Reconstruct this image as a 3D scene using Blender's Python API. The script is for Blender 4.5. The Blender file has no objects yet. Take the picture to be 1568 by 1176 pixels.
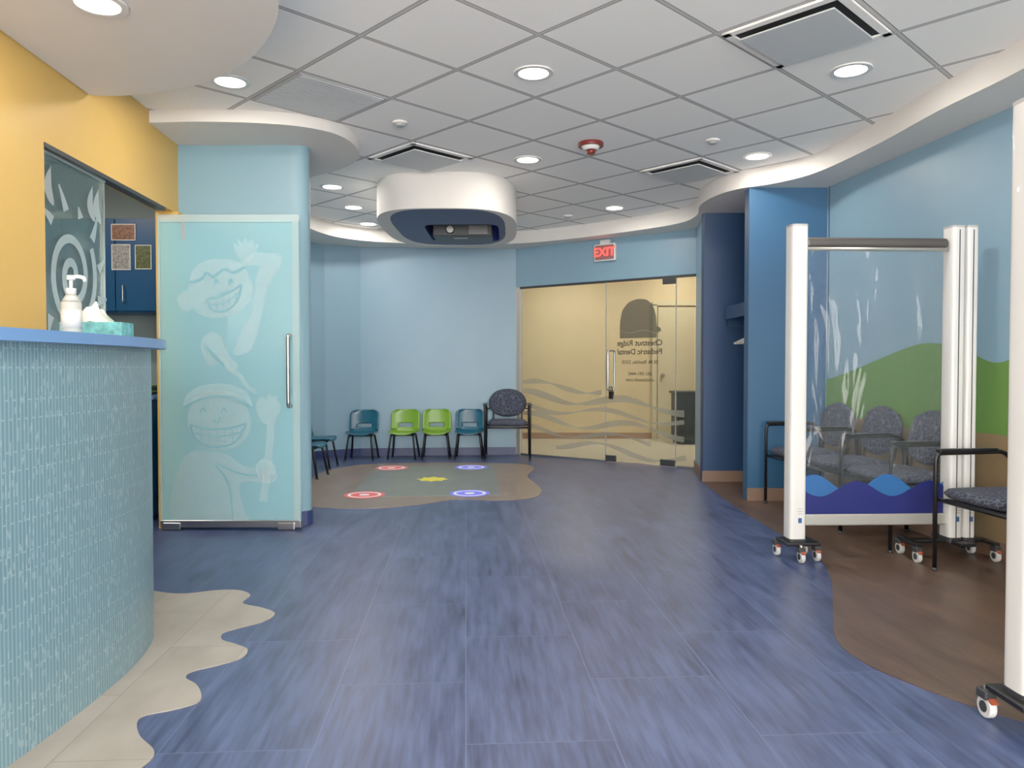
import bpy, bmesh, math, random
from mathutils import Vector, Matrix
random.seed(3)
S=bpy.context.scene
COL=S.collection
def lin(c):
    return tuple(((v/255)/12.92 if v/255<=0.04045 else ((v/255+0.055)/1.055)**2.4) for v in c)+(1,)
# ---------------------------------------------------------------- materials
def M(name,rgb,rough=0.6,metal=0,spec=0.5,emit=None,es=0,coat=0,noise=0.0,nscale=30,bump=0):
    m=bpy.data.materials.new(name); m.use_nodes=True
    nt=m.node_tree; b=nt.nodes['Principled BSDF']
    c=lin(rgb)
    b.inputs['Base Color'].default_value=c
    b.inputs['Roughness'].default_value=rough
    b.inputs['Metallic'].default_value=metal
    b.inputs['Specular IOR Level'].default_value=spec
    b.inputs['Coat Weight'].default_value=coat
    if emit: 
        b.inputs['Emission Color'].default_value=lin(emit); b.inputs['Emission Strength'].default_value=es
    if noise or bump:
        tc=nt.nodes.new('ShaderNodeTexCoord')
        n=nt.nodes.new('ShaderNodeTexNoise'); n.inputs['Scale'].default_value=nscale; n.inputs['Detail'].default_value=4
        nt.links.new(tc.outputs['Object'],n.inputs['Vector'])
        if noise:
            r=nt.nodes.new('ShaderNodeValToRGB')
            r.color_ramp.elements[0].color=tuple(v*(1-noise) for v in c[:3])+(1,)
            r.color_ramp.elements[1].color=tuple(min(1,v*(1+noise)) for v in c[:3])+(1,)
            r.color_ramp.elements[0].position=.3; r.color_ramp.elements[1].position=.7
            nt.links.new(n.outputs['Fac'],r.inputs['Fac']); nt.links.new(r.outputs['Color'],b.inputs['Base Color'])
        if bump:
            bp=nt.nodes.new('ShaderNodeBump'); bp.inputs['Strength'].default_value=bump; bp.inputs['Distance'].default_value=.01
            nt.links.new(n.outputs['Fac'],bp.inputs['Height']); nt.links.new(bp.outputs['Normal'],b.inputs['Normal'])
    return m
def glassy(name,rgb,opaque,rough=0.03,gloss=0.12,bump=0,bscale=3,tint=(255,255,255),fres=.4):
    m=bpy.data.materials.new(name); m.use_nodes=True
    nt=m.node_tree; N=nt.nodes; N.clear(); L=nt.links
    out=N.new('ShaderNodeOutputMaterial')
    tr=N.new('ShaderNodeBsdfTransparent'); tr.inputs['Color'].default_value=lin(tint)
    df=N.new('ShaderNodeBsdfDiffuse'); df.inputs['Color'].default_value=lin(rgb)
    gl=N.new('ShaderNodeBsdfGlossy'); gl.inputs['Roughness'].default_value=rough
    m1=N.new('ShaderNodeMixShader'); m1.inputs[0].default_value=opaque
    L.new(tr.outputs[0],m1.inputs[1]); L.new(df.outputs[0],m1.inputs[2])
    m2=N.new('ShaderNodeMixShader')
    lw=N.new('ShaderNodeLayerWeight'); lw.inputs['Blend'].default_value=.25
    mm=N.new('ShaderNodeMath'); mm.operation='MULTIPLY_ADD'; mm.inputs[1].default_value=fres; mm.inputs[2].default_value=gloss*.3
    L.new(lw.outputs['Fresnel'],mm.inputs[0]); L.new(mm.outputs[0],m2.inputs[0])
    L.new(m1.outputs[0],m2.inputs[1]); L.new(gl.outputs[0],m2.inputs[2]); L.new(m2.outputs[0],out.inputs[0])
    if bump:
        tc=N.new('ShaderNodeTexCoord'); mp=N.new('ShaderNodeMapping'); mp.inputs['Scale'].default_value=(2.2,2.2,.7)
        mp.inputs['Rotation'].default_value=(0,.5,0)
        n=N.new('ShaderNodeTexNoise'); n.inputs['Scale'].default_value=bscale; n.inputs['Detail'].default_value=2; n.inputs['Distortion'].default_value=.8
        bp=N.new('ShaderNodeBump'); bp.inputs['Strength'].default_value=bump; bp.inputs['Distance'].default_value=.05
        L.new(tc.outputs['Object'],mp.inputs[0]); L.new(mp.outputs[0],n.inputs['Vector']); L.new(n.outputs['Fac'],bp.inputs['Height'])
        L.new(bp.outputs[0],gl.inputs['Normal']); L.new(bp.outputs[0],lw.inputs['Normal'])
    return m

def floor_mat(name,c0,c1,seam,rough,rot=3.5,sx=26,sy=1.6,tile=(.914,.457)):
    m=bpy.data.materials.new(name); m.use_nodes=True
    nt=m.node_tree; N=nt.nodes; L=nt.links; b=N['Principled BSDF']
    tc=N.new('ShaderNodeTexCoord')
    mp=N.new('ShaderNodeMapping'); mp.inputs['Rotation'].default_value=(0,0,math.radians(-rot)); L.new(tc.outputs['Object'],mp.inputs[0])
    ms=N.new('ShaderNodeMapping'); ms.inputs['Scale'].default_value=(sx,sy,1); L.new(mp.outputs[0],ms.inputs[0])
    mb=N.new('ShaderNodeMapping'); mb.inputs['Rotation'].default_value=(0,0,math.radians(90)); L.new(mp.outputs[0],mb.inputs[0])
    br=N.new('ShaderNodeTexBrick'); br.inputs['Scale'].default_value=1; br.inputs['Brick Width'].default_value=tile[0]; br.inputs['Row Height'].default_value=tile[1]
    br.inputs['Mortar Size'].default_value=.0018; br.inputs['Mortar Smooth'].default_value=.2
    br.inputs['Color1'].default_value=(0,0,0,1); br.inputs['Color2'].default_value=(1,1,1,1); br.inputs['Mortar'].default_value=(.5,.5,.5,1)
    L.new(mb.outputs[0],br.inputs['Vector'])
    ad=N.new('ShaderNodeVectorMath'); ad.operation='MULTIPLY_ADD'; ad.inputs[1].default_value=(7,7,7)
    L.new(br.outputs['Color'],ad.inputs[0]); L.new(ms.outputs[0],ad.inputs[2])
    n=N.new('ShaderNodeTexNoise'); n.inputs['Scale'].default_value=1; n.inputs['Detail'].default_value=3; n.inputs['Roughness'].default_value=.55
    L.new(ad.outputs[0],n.inputs['Vector'])
    n2=N.new('ShaderNodeTexNoise'); n2.inputs['Scale'].default_value=3.0; n2.inputs['Detail'].default_value=3
    m3=N.new('ShaderNodeMapping'); m3.inputs['Scale'].default_value=(2.4,.8,1); L.new(mp.outputs[0],m3.inputs[0]); L.new(m3.outputs[0],n2.inputs['Vector'])
    mixn=N.new('ShaderNodeMath'); mixn.operation='MULTIPLY_ADD'; mixn.inputs[1].default_value=.35
    hl=N.new('ShaderNodeMath'); hl.operation='MULTIPLY'; hl.inputs[1].default_value=.65; L.new(n.outputs['Fac'],hl.inputs[0])
    L.new(n2.outputs['Fac'],mixn.inputs[0]); L.new(hl.outputs[0],mixn.inputs[2])
    sb_=N.new('ShaderNodeMath'); sb_.operation='MULTIPLY_ADD'; sb_.inputs[1].default_value=.05; L.new(br.outputs['Color'],sb_.inputs[0]); L.new(mixn.outputs[0],sb_.inputs[2])
    r=N.new('ShaderNodeValToRGB'); r.color_ramp.elements[0].position=.36; r.color_ramp.elements[1].position=.70
    r.color_ramp.elements[0].color=lin(c0); r.color_ramp.elements[1].color=lin(c1); L.new(sb_.outputs[0],r.inputs['Fac'])
    mx=N.new('ShaderNodeMixRGB'); L.new(br.outputs['Fac'],mx.inputs[0]); L.new(r.outputs[0],mx.inputs[1]); mx.inputs[2].default_value=lin(seam)
    L.new(mx.outputs[0],b.inputs['Base Color'])
    rr=N.new('ShaderNodeMapRange'); rr.inputs['To Min'].default_value=rough-.05; rr.inputs['To Max'].default_value=rough+.1
    L.new(n.outputs['Fac'],rr.inputs[0]); L.new(rr.outputs[0],b.inputs['Roughness'])
    bp=N.new('ShaderNodeBump'); bp.inputs['Strength'].default_value=.08; bp.inputs['Distance'].default_value=.003
    L.new(n.outputs['Fac'],bp.inputs['Height']); L.new(bp.outputs[0],b.inputs['Normal'])
    return m

m_floor=floor_mat('floor_blue_vinyl',(32,42,76),(72,86,126),(84,96,132),.37,sx=44,sy=3.6)
m_brown=floor_mat('floor_brown_wood_vinyl',(56,42,34),(96,74,60),(46,34,28),.38,sx=50,sy=2.4,rot=8,tile=(1.2,.16))
m_tan=floor_mat('floor_tan_vinyl',(112,96,84),(134,118,104),(104,90,80),.34,sx=20,sy=3)
m_beige=floor_mat('floor_beige_stone_vinyl',(142,134,122),(166,158,146),(128,118,108),.4,sx=5,sy=3,tile=(.9,.3))
m_wall=M('paint_light_blue',(116,150,170),.42,noise=.02,nscale=3)
m_teal=M('paint_pale_teal',(118,154,168),.42,noise=.02,nscale=3)
m_yel=M('paint_yellow',(212,168,82),.5,noise=.02,nscale=3)
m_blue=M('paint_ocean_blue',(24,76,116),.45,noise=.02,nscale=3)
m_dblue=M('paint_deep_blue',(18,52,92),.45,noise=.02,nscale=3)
m_navy=M('vinyl_navy_base',(32,46,92),.45)
m_navyin=M('paint_navy',(22,34,96),.5)
m_brbase=M('vinyl_tan_base',(120,94,78),.5)
m_white=M('paint_white',(240,237,233),.7,noise=.015,nscale=4)
m_soff=M('paint_soffit_white',(218,213,207),.7,noise=.015,nscale=4)
m_hallw=M('paint_hall_cream',(212,184,138),.6,noise=.02,nscale=3)
m_hallf=M('carpet_hall_beige',(180,166,142),.9,noise=.15,nscale=60)
m_chrome=M('brushed_steel',(190,188,184),.28,1)
m_alu=M('satin_aluminium',(196,196,192),.4,.7)
m_black=M('black_metal',(18,18,22),.4,.3)
m_dark=M('dark_plastic',(36,38,42),.5)
m_whitepl=M('white_powder_coat',(216,216,214),.28,0,coat=.3)
m_rub=M('white_rubber',(196,198,200),.4)
m_orange=M('orange_plastic',(160,74,50),.4)
m_kteal=M('teal_plastic',(12,76,100),.3)
m_klime=M('lime_plastic',(102,146,32),.3)
m_cabblue=M('cabinet_blue_laminate',(16,66,106),.35)
m_slab=M('countertop_blue_laminate',(98,140,192),.3)
m_grey=M('grey_metal',(170,170,170),.5,.1)
m_diff=M('diffuser_plate_grey',(192,196,198),.5,.0)
m_vdark=M('duct_shadow_black',(26,28,30),.8)
m_green=M('mural_green',(84,124,52),.5,noise=.03,nscale=2)
m_ochre=M('mural_ochre',(126,106,76),.5,noise=.03,nscale=2)
m_glass=glassy('clear_glass',(200,220,215),.02,tint=(240,245,243),gloss=.04)
m_frostdoor=glassy('frosted_blue_glass',(180,226,234),.36,rough=.05,gloss=.1,tint=(216,244,250))
m_frostart=glassy('frost_white_film',(204,228,232),.28,rough=.3,gloss=.02)
m_frostline=glassy('frost_line_film',(124,180,192),.5,rough=.3,gloss=.02)
m_film=glassy('grey_frost_film',(132,132,122),.6,rough=.3,gloss=.02)
m_filmd=glassy('grey_logo_film',(82,80,70),.88,rough=.3,gloss=.02)
m_plastic=glassy('clear_vinyl_sheet',(205,222,235),.04,rough=.03,gloss=.05,bump=.9,bscale=2.8,fres=.2)
m_wavd=M('print_navy',(20,30,96),.3); m_wavl=M('print_azure',(32,86,146),.3)
m_redproj=M('floor_glow_red',(200,84,76),.35,emit=(240,80,66),es=.25)  # projected light put into the colour and emission of floor decals
m_bluproj=M('floor_glow_blue',(96,104,210),.35,emit=(100,108,255),es=.35)
m_yelproj=M('floor_glow_yellow',(200,188,50),.35,emit=(230,216,50),es=.2)
m_whproj=M('floor_glow_white',(225,215,220),.35,emit=(240,230,240),es=.25)
m_grnproj=floor_mat('floor_projection_grey',(104,108,104),(124,128,122),(108,106,102),.34,sx=20,sy=3)  # projected field of light painted as a tinted floor patch
m_lamp=M('lamp_lens',(255,250,240),.4,emit=(255,246,232),es=9)
m_red=M('red_plastic',(112,26,24),.35)
m_exit=M('exit_red_glow',(255,60,50),.4,emit=(255,60,52),es=2.8)
m_exitbg=M('exit_clear_panel',(130,90,90),.3,emit=(190,60,54),es=.12)
m_paper=M('tissue_paper',(232,228,220),.9)
m_box=M('tissue_box_print',(96,172,172),.6,noise=.4,nscale=40)
m_bottle=glassy('bottle_clear',(225,225,215),.55,rough=.1)
m_photo1=M('photo_print_warm',(120,74,46),.4,noise=.7,nscale=50)
m_photo2=M('photo_print_grey',(140,136,130),.4,noise=.6,nscale=60)
m_photo3=M('photo_print_green',(74,80,36),.4,noise=.7,nscale=50)
m_backspl=M('paint_sage',(140,152,148),.6)

def fabric():
    m=bpy.data.materials.new('patterned_grey_fabric'); m.use_nodes=True
    nt=m.node_tree; N=nt.nodes; L=nt.links; b=N['Principled BSDF']; b.inputs['Roughness'].default_value=.9
    tc=N.new('ShaderNodeTexCoord'); v=N.new('ShaderNodeTexVoronoi'); v.feature='DISTANCE_TO_EDGE'; v.inputs['Scale'].default_value=32
    r=N.new('ShaderNodeValToRGB'); r.color_ramp.elements[0].position=.03; r.color_ramp.elements[1].position=.08
    r.color_ramp.elements[0].color=lin((78,84,102)); r.color_ramp.elements[1].color=lin((34,38,54))
    L.new(tc.outputs['Object'],v.inputs['Vector']); L.new(v.outputs['Distance'],r.inputs[0]); L.new(r.outputs[0],b.inputs['Base Color'])
    return m
m_fab=fabric()
GO=(-.306,4.28); GT=.628
GA=Vector((math.cos(math.radians(44.2)),math.sin(math.radians(44.2)))); GB=Vector((-GA.y,GA.x))
def gp(a,b): return (GO[0]+GT*(a*GA.x+b*GB.x), GO[1]+GT*(a*GA.y+b*GB.y))
def ceil_mat():
    m=bpy.data.materials.new('acoustic_ceiling_tiles'); m.use_nodes=True
    nt=m.node_tree; N=nt.nodes; L=nt.links; b=N['Principled BSDF']; b.inputs['Roughness'].default_value=.9
    tc=N.new('ShaderNodeTexCoord'); mp=N.new('ShaderNodeMapping'); mp.vector_type='TEXTURE'
    mp.inputs['Location'].default_value=(GO[0],GO[1],0); mp.inputs['Rotation'].default_value=(0,0,math.radians(44.2)); mp.inputs['Scale'].default_value=(GT,GT,1)
    L.new(tc.outputs['Object'],mp.inputs[0])
    sp=N.new('ShaderNodeSeparateXYZ'); L.new(mp.outputs[0],sp.inputs[0])
    ds=[]
    for k in (0,1):
        p=N.new('ShaderNodeMath'); p.operation='PINGPONG'; p.inputs[1].default_value=.5; L.new(sp.outputs[k],p.inputs[0]); ds.append(p)
    mn=N.new('ShaderNodeMath'); mn.operation='MINIMUM'; L.new(ds[0].outputs[0],mn.inputs[0]); L.new(ds[1].outputs[0],mn.inputs[1])
    r=N.new('ShaderNodeValToRGB'); r.color_ramp.interpolation='CONSTANT'
    e=r.color_ramp.elements; e[0].position=0; e[0].color=lin((190,188,186)); e[1].position=.014; e[1].color=lin((116,116,118))  # middle band paints the shadow line beside the grid bars
    e2=e.new(.022); e2.color=lin((250,248,244))
    L.new(mn.outputs[0],r.inputs[0])
    n=N.new('ShaderNodeTexNoise'); n.inputs['Scale'].default_value=120; L.new(tc.outputs['Object'],n.inputs['Vector'])
    mx=N.new('ShaderNodeMixRGB'); mx.blend_type='MULTIPLY'; mx.inputs[0].default_value=.04; L.new(r.outputs[0],mx.inputs[1]); L.new(n.outputs['Fac'],mx.inputs[2])
    L.new(mx.outputs[0],b.inputs['Base Color'])
    return m
m_ceil=ceil_mat()
def mosaic():
    m=bpy.data.materials.new('mosaic_glass_tile'); m.use_nodes=True
    nt=m.node_tree; N=nt.nodes; L=nt.links; b=N['Principled BSDF']
    uv=N.new('ShaderNodeUVMap'); sp=N.new('ShaderNodeSeparateXYZ'); cb=N.new('ShaderNodeCombineXYZ')
    L.new(uv.outputs[0],sp.inputs[0]); L.new(sp.outputs[1],cb.inputs[0]); L.new(sp.outputs[0],cb.inputs[1])
    br=N.new('ShaderNodeTexBrick'); br.inputs['Scale'].default_value=1; br.inputs['Brick Width'].default_value=.15; br.inputs['Row Height'].default_value=.016
    br.offset=.37; br.inputs['Mortar Size'].default_value=.0024; br.inputs['Mortar Smooth'].default_value=.1
    br.inputs['Color1'].default_value=lin((92,126,138)); br.inputs['Color2'].default_value=lin((98,133,145)); br.inputs['Mortar'].default_value=lin((132,160,168))
    L.new(cb.outputs[0],br.inputs['Vector'])
    # joints: short pale marks grouped where the little strips meet, slender and tall
    b2=N.new('ShaderNodeTexBrick'); b2.inputs['Scale'].default_value=1; b2.inputs['Brick Width'].default_value=.020; b2.inputs['Row Height'].default_value=.0053
    b2.offset=.5; b2.inputs['Mortar Size'].default_value=.0; b2.inputs['Color1'].default_value=(0,0,0,1); b2.inputs['Color2'].default_value=(1,1,1,1); b2.inputs['Bias'].default_value=0
    L.new(cb.outputs[0],b2.inputs['Vector'])
    gt=N.new('ShaderNodeMath'); gt.operation='GREATER_THAN'; gt.inputs[1].default_value=.92; L.new(b2.outputs['Color'],gt.inputs[0])
    g2=N.new('ShaderNodeMath'); g2.operation='MULTIPLY'; g2.inputs[1].default_value=.32; L.new(gt.outputs[0],g2.inputs[0])
    mx=N.new('ShaderNodeMixRGB'); L.new(g2.outputs[0],mx.inputs[0]); L.new(br.outputs['Color'],mx.inputs[1]); mx.inputs[2].default_value=lin((180,198,204))
    L.new(mx.outputs[0],b.inputs['Base Color'])
    b.inputs['Roughness'].default_value=.35
    bp=N.new('ShaderNodeBump'); bp.invert=True; bp.inputs['Strength'].default_value=.15; bp.inputs['Distance'].default_value=.002
    L.new(br.outputs['Fac'],bp.inputs['Height']); L.new(bp.outputs[0],b.inputs['Normal'])
    return m
m_mos=mosaic()
# ---------------------------------------------------------------- geometry helpers
def empty(name,loc=(0,0,0),rz=0):
    e=bpy.data.objects.new(name,None); COL.objects.link(e); e.location=loc; e.rotation_euler=(0,0,rz); e.empty_display_size=.1
    return e
def mk(name,vs,fs,mat,parent=None,smooth=False):
    me=bpy.data.meshes.new(name); me.from_pydata([tuple(v) for v in vs],[],fs); me.update()
    bm=bmesh.new(); bm.from_mesh(me); bmesh.ops.recalc_face_normals(bm,faces=bm.faces); bm.to_mesh(me); bm.free()
    o=bpy.data.objects.new(name,me); COL.objects.link(o); me.materials.append(mat)
    if smooth:
        for p in me.polygons: p.use_smooth=True
    if parent: o.parent=parent
    return o
def frombm(name,bm,mat,parent=None,smooth=False):
    me=bpy.data.meshes.new(name); bmesh.ops.recalc_face_normals(bm,faces=bm.faces); bm.to_mesh(me); bm.free()
    o=bpy.data.objects.new(name,me); COL.objects.link(o); me.materials.append(mat)
    if smooth:
        for p in me.polygons: p.use_smooth=True
    if parent: o.parent=parent
    return o
def box(name,c,s,mat,parent=None,rz=0,bev=0,rx=0,ry=0):
    bm=bmesh.new(); bmesh.ops.create_cube(bm,size=1)
    bmesh.ops.scale(bm,vec=Vector(s),verts=bm.verts)
    if bev: bmesh.ops.bevel(bm,geom=list(bm.edges),offset=bev,segments=3,affect='EDGES',profile=.5)
    bmesh.ops.transform(bm,matrix=Matrix.Translation(Vector(c))@Matrix.Rotation(rz,4,'Z')@Matrix.Rotation(ry,4,'Y')@Matrix.Rotation(rx,4,'X'),verts=bm.verts)
    return frombm(name,bm,mat,parent)
def cyl(name,p0,p1,r,mat,parent=None,seg=24,r2=None,bev=0):
    p0=Vector(p0);p1=Vector(p1);d=p1-p0
    bm=bmesh.new(); bmesh.ops.create_cone(bm,cap_ends=True,segments=seg,radius1=r,radius2=r if r2 is None else r2,depth=d.length)
    if bev:
        es=[e for e in bm.edges if abs(e.verts[0].co.z-e.verts[1].co.z)<1e-6]
        bmesh.ops.bevel(bm,geom=es,offset=bev,segments=3,affect='EDGES',profile=.5)
    q=Vector((0,0,1)).rotation_difference(d.normalized()).to_matrix().to_4x4()
    bmesh.ops.transform(bm,matrix=Matrix.Translation((p0+p1)/2)@q,verts=bm.verts)
    o=frombm(name,bm,mat,parent)
    for p in o.data.polygons:
        if len(p.vertices)<=4: p.use_smooth=True
    return o
def tube(name,pts,r,mat,parent=None,seg=10,closed=False):
    pts=[Vector(p) for p in pts]; n=len(pts); vs=[];fs=[]
    up=None
    for i,p in enumerate(pts):
        if closed: t=(pts[(i+1)%n]-pts[i-1]).normalized()
        else: t=(pts[min(i+1,n-1)]-pts[max(i-1,0)]).normalized()
        if up is None:
            up=t.orthogonal().normalized()
        up=(up-t*up.dot(t)).normalized(); sd=t.cross(up)
        for k in range(seg):
            a=2*math.pi*k/seg; vs.append(p+(up*math.cos(a)+sd*math.sin(a))*r)
    m=n if closed else n-1
    for i in range(m):
        for k in range(seg):
            a=i*seg+k;b=i*seg+(k+1)%seg;c=((i+1)%n)*seg+(k+1)%seg;d=((i+1)%n)*seg+k
            fs.append((a,b,c,d))
    if not closed:
        fs.append(tuple(range(seg-1,-1,-1))); fs.append(tuple(range((n-1)*seg,n*seg)))
    return mk(name,vs,fs,mat,parent,True)
def fillet(pts,r=.03,k=5):
    pts=[Vector(p) for p in pts]; out=[pts[0]]
    for i in range(1,len(pts)-1):
        a,b,c=pts[i-1],pts[i],pts[i+1]
        d1=(a-b);d2=(c-b);rr=min(r,d1.length*.45,d2.length*.45)
        p=b+d1.normalized()*rr;q=b+d2.normalized()*rr
        for j in range(k+1):
            t=j/k; out.append(p*(1-t)**2+b*2*t*(1-t)+q*t*t)
    out.append(pts[-1]); return out
def cat(pts,k=6,closed=False):
    P=[Vector(p) for p in pts]; n=len(P); out=[]
    rng=range(n) if closed else range(n-1)
    for i in rng:
        p0=P[i-1] if (i>0 or closed) else P[0]; p1=P[i]; p2=P[(i+1)%n]; p3=P[(i+2)%n] if (i+2<n or closed) else P[n-1]
        for j in range(k):
            t=j/k
            out.append(.5*((2*p1)+(-p0+p2)*t+(2*p0-5*p1+4*p2-p3)*t*t+(-p0+3*p1-3*p2+p3)*t**3))
    if not closed: out.append(P[-1])
    return out
def prism(name,pts,z0,z1,mat,parent=None,smooth=False):
    n=len(pts)
    vs=[(p[0],p[1],z0) for p in pts]+[(p[0],p[1],z1) for p in pts]
    fs=[tuple(range(n)),tuple(range(n,2*n))]+[(i,(i+1)%n,n+(i+1)%n,n+i) for i in range(n)]
    o=mk(name,vs,fs,mat,parent)
    return o
def offs(pts,d):
    P=[Vector((p[0],p[1])) for p in pts]; out=[]
    for i,p in enumerate(P):
        ns=[]
        if i>0: t=(P[i]-P[i-1]).normalized(); ns.append(Vector((-t.y,t.x)))
        if i<len(P)-1: t=(P[i+1]-P[i]).normalized(); ns.append(Vector((-t.y,t.x)))
        n=sum(ns,Vector((0,0))).normalized(); c=max(.35,n.dot(ns[0]))
        out.append(p+n*d/c)
    return out
def ribbon(name,inner,outer,z0,z1,mat,parent=None,smooth=False):
    n=len(inner); vs=[];fs=[]
    for p in inner: vs+= [(p[0],p[1],z0),(p[0],p[1],z1)]
    for p in outer: vs+= [(p[0],p[1],z0),(p[0],p[1],z1)]
    o2=2*n
    for i in range(n-1):
        a=2*i;b=2*i+2
        fs.append((a,b,b+1,a+1)); fs.append((o2+a,o2+a+1,o2+b+1,o2+b))
        fs.append((a+1,b+1,o2+b+1,o2+a+1)); fs.append((a,o2+a,o2+b,b))
    fs.append((0,1,o2+1,o2)); e=2*n-2; fs.append((e,o2+e,o2+e+1,e+1))
    o=mk(name,vs,fs,mat,parent)
    L=[0]
    for i in range(1,n): L.append(L[-1]+(Vector(inner[i][:2])-Vector(inner[i-1][:2])).length)
    uvl=o.data.uv_layers.new(name='UVMap')
    for poly in o.data.polygons:
        if smooth and abs(poly.normal.z)<.5: poly.use_smooth=True
        for li in poly.loop_indices:
            vi=o.data.loops[li].vertex_index; idx=(vi%o2)//2
            uvl.data[li].uv=(L[idx],o.data.vertices[vi].co.z)
    if smooth:
        o.data.set_sharp_from_angle(angle=math.radians(40))
    return o
def pad(name,w,h,t,mat,parent,mtx,bend=0,c=.75,n=16,flat=6):
    vs=[];fs=[];idx={}
    for side in (1,-1):
        for i in range(n+1):
            for j in range(n+1):
                u=-1+2*i/n; v=-1+2*j/n; mxx=max(abs(u),abs(v))
                if side==-1 and mxx>=1-1e-6: idx[(side,i,j)]=idx[(1,i,j)]; continue
                x=u*math.sqrt(1-c*v*v/2)*w/2; y=v*math.sqrt(1-c*u*u/2)*h/2
                th=t/2*math.sqrt(max(0,1-mxx**flat))
                z=side*th+bend*(x*x)
                idx[(side,i,j)]=len(vs); vs.append(mtx@Vector((x,y,z)))
    for side in (1,-1):
        for i in range(n):
            for j in range(n):
                f=[idx[(side,i,j)],idx[(side,i+1,j)],idx[(side,i+1,j+1)],idx[(side,i,j+1)]]
                fs.append(tuple(f))
    return mk(name,vs,fs,mat,parent,True)
# ---------------------------------------------------------------- levels
ZC=2.80; ZS=2.65; ZL=2.72
# ---------------------------------------------------------------- room shell
box('floor',(0,5,-.05),(11,17,.1),m_floor)
box('ceiling',(0,5,ZC+.05),(11,17,.1),m_ceil)

def YX(y): return -1.998-.07*y      # yellow wall inner face
ye=empty('wall_left')
a=[(YX(-2.5),-2.5),(YX(3.69),3.69)]
ribbon('solid_part',a,offs(a,.12),0,ZC,m_yel,ye)
a=[(YX(3.69),3.69),(YX(5.45),5.45)]
ribbon('header_part',a,offs(a,.12),2.23,ZC,m_yel,ye)
box('jamb_part',(-2.42,5.40,1.115),(.16,.09,2.23),m_yel,ye)
a=[(YX(3.69)+.005,3.69),(YX(5.2)+.005,5.2)]
ribbon('trim_1',a,offs(a,.06),2.205,2.228,m_dark)
def roundpoly(pts,r,k=6):
    n=len(pts); out=[]
    P=[Vector(p) for p in pts]
    for i in range(n):
        a,b,c=P[i-1],P[i],P[(i+1)%n]; rr=r[i]
        if rr==0: out.append(b); continue
        p=b+(a-b).normalized()*rr; q=b+(c-b).normalized()*rr
        for j in range(k+1):
            t=j/k; out.append(p*(1-t)**2+b*2*t*(1-t)+q*t*t)
    return out
cp=roundpoly([(-2.5,5.45),(-1.42,5.45),(-1.80,6.35),(-2.6,6.35)],[0,.16,.14,0],8)
o=prism('wall_column_left',cp,0,ZL,m_teal)
for p in o.data.polygons: p.use_smooth=abs(p.normal.z)<.5
o.data.set_sharp_from_angle(angle=math.radians(35))
cb=roundpoly([(-2.34,5.44),(-1.408,5.44),(-1.79,6.36),(-2.6,6.36)],[0,.16,.14,0],8)
prism('baseboard_column_left',cb,0,.10,m_navy)
lw=[(-2.6,6.3),(-2.6,8.7),(-2.57,9.0),(-2.48,9.25),(-2.32,9.43),(-1.92,9.65),(.05,9.80)]
ribbon('wall_back',lw,offs(lw,.12),0,ZC,m_wall)
ribbon('baseboard_back',offs(lw,-.012),lw,0,.10,m_navy)
P0=Vector((.05,9.80)); P1=Vector((2.02,8.37)); dl=(P1-P0).length; ang=math.atan2(P1.y-P0.y,P1.x-P0.x)
a=[(.05,9.80),(2.02,8.37)]
ribbon('wall_door_header',a,offs(a,.12),2.16,ZC,m_wall)
a=[(2.02,8.37),(1.90,7.53)]
ribbon('wall_door_side',a,offs(a,.12),0,ZC,m_wall)
ribbon('baseboard_door_side',offs(a,-.012),a,0,.11,m_brbase)
# alcove
al=empty('wall_alcove')
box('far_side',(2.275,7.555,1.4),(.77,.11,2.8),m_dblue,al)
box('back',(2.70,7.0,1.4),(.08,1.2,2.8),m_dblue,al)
box('baseboard_alcove',(2.27,7.492,.055),(.78,.014,.11),m_brbase)
box('wall_column_right',(2.34,6.50,ZC/2),(.68,.12,ZC),m_blue)
box('baseboard_column_right',(2.315,6.432,.055),(.64,.016,.11),m_brbase)
sh=empty('coat_shelf',(2.35,7.0,1.6))
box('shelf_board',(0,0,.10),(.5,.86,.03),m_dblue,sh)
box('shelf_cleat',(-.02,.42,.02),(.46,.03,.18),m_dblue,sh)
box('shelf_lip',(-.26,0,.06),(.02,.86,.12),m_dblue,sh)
cyl('rod',(-.05,-.43,-.1),(-.05,.43,-.1),.014,m_chrome,sh)
for i in range(4):
    y=-.1+.12*i
    tube('hanger_%d'%i,fillet([(-.05,y,-.09),(-.05,y,-.15),(-.24,y,-.24),(.16,y,-.24),(-.05,y,-.15)],.02),.006,m_whitepl,sh,6)
rw=[(2.65,6.5),(2.95,4.0),(3.1,2.8),(3.1,-2.5)]
ribbon('wall_right',rw,offs(rw,.12),0,ZC,m_wall)
ribbon('baseboard_right',offs(rw,-.012),rw,0,.11,m_brbase)
def RX(y): 
    if y>4: return 2.65+(6.5-y)*.12
    if y>2.8: return 2.95+(4-y)*.125
    return 3.1
def mural(name,prof,z0f,mat,off):
    pr=cat([(y,z,0) for y,z in prof],8)
    vs=[];fs=[]
    for p in pr: 
        x=RX(p.x)-off; vs+=[(x,p.x,z0f(p.x)),(x,p.x,p.y)]
    for i in range(len(pr)-1): fs.append((2*i,2*i+2,2*i+3,2*i+1))
    o=mk(name,vs,fs,mat); return o
mural('wall_right_mural_hills',[(6.42,1.03),(6.0,1.12),(5.6,1.22),(5.2,1.30),(4.85,1.27),(4.55,1.17),(4.35,1.22),(4.1,1.38),(3.7,1.52),(3.2,1.45),(2.6,1.25),(1.5,1.4),(0,1.3),(-2.4,1.3)],lambda y:.5,m_green,.005)
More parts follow.
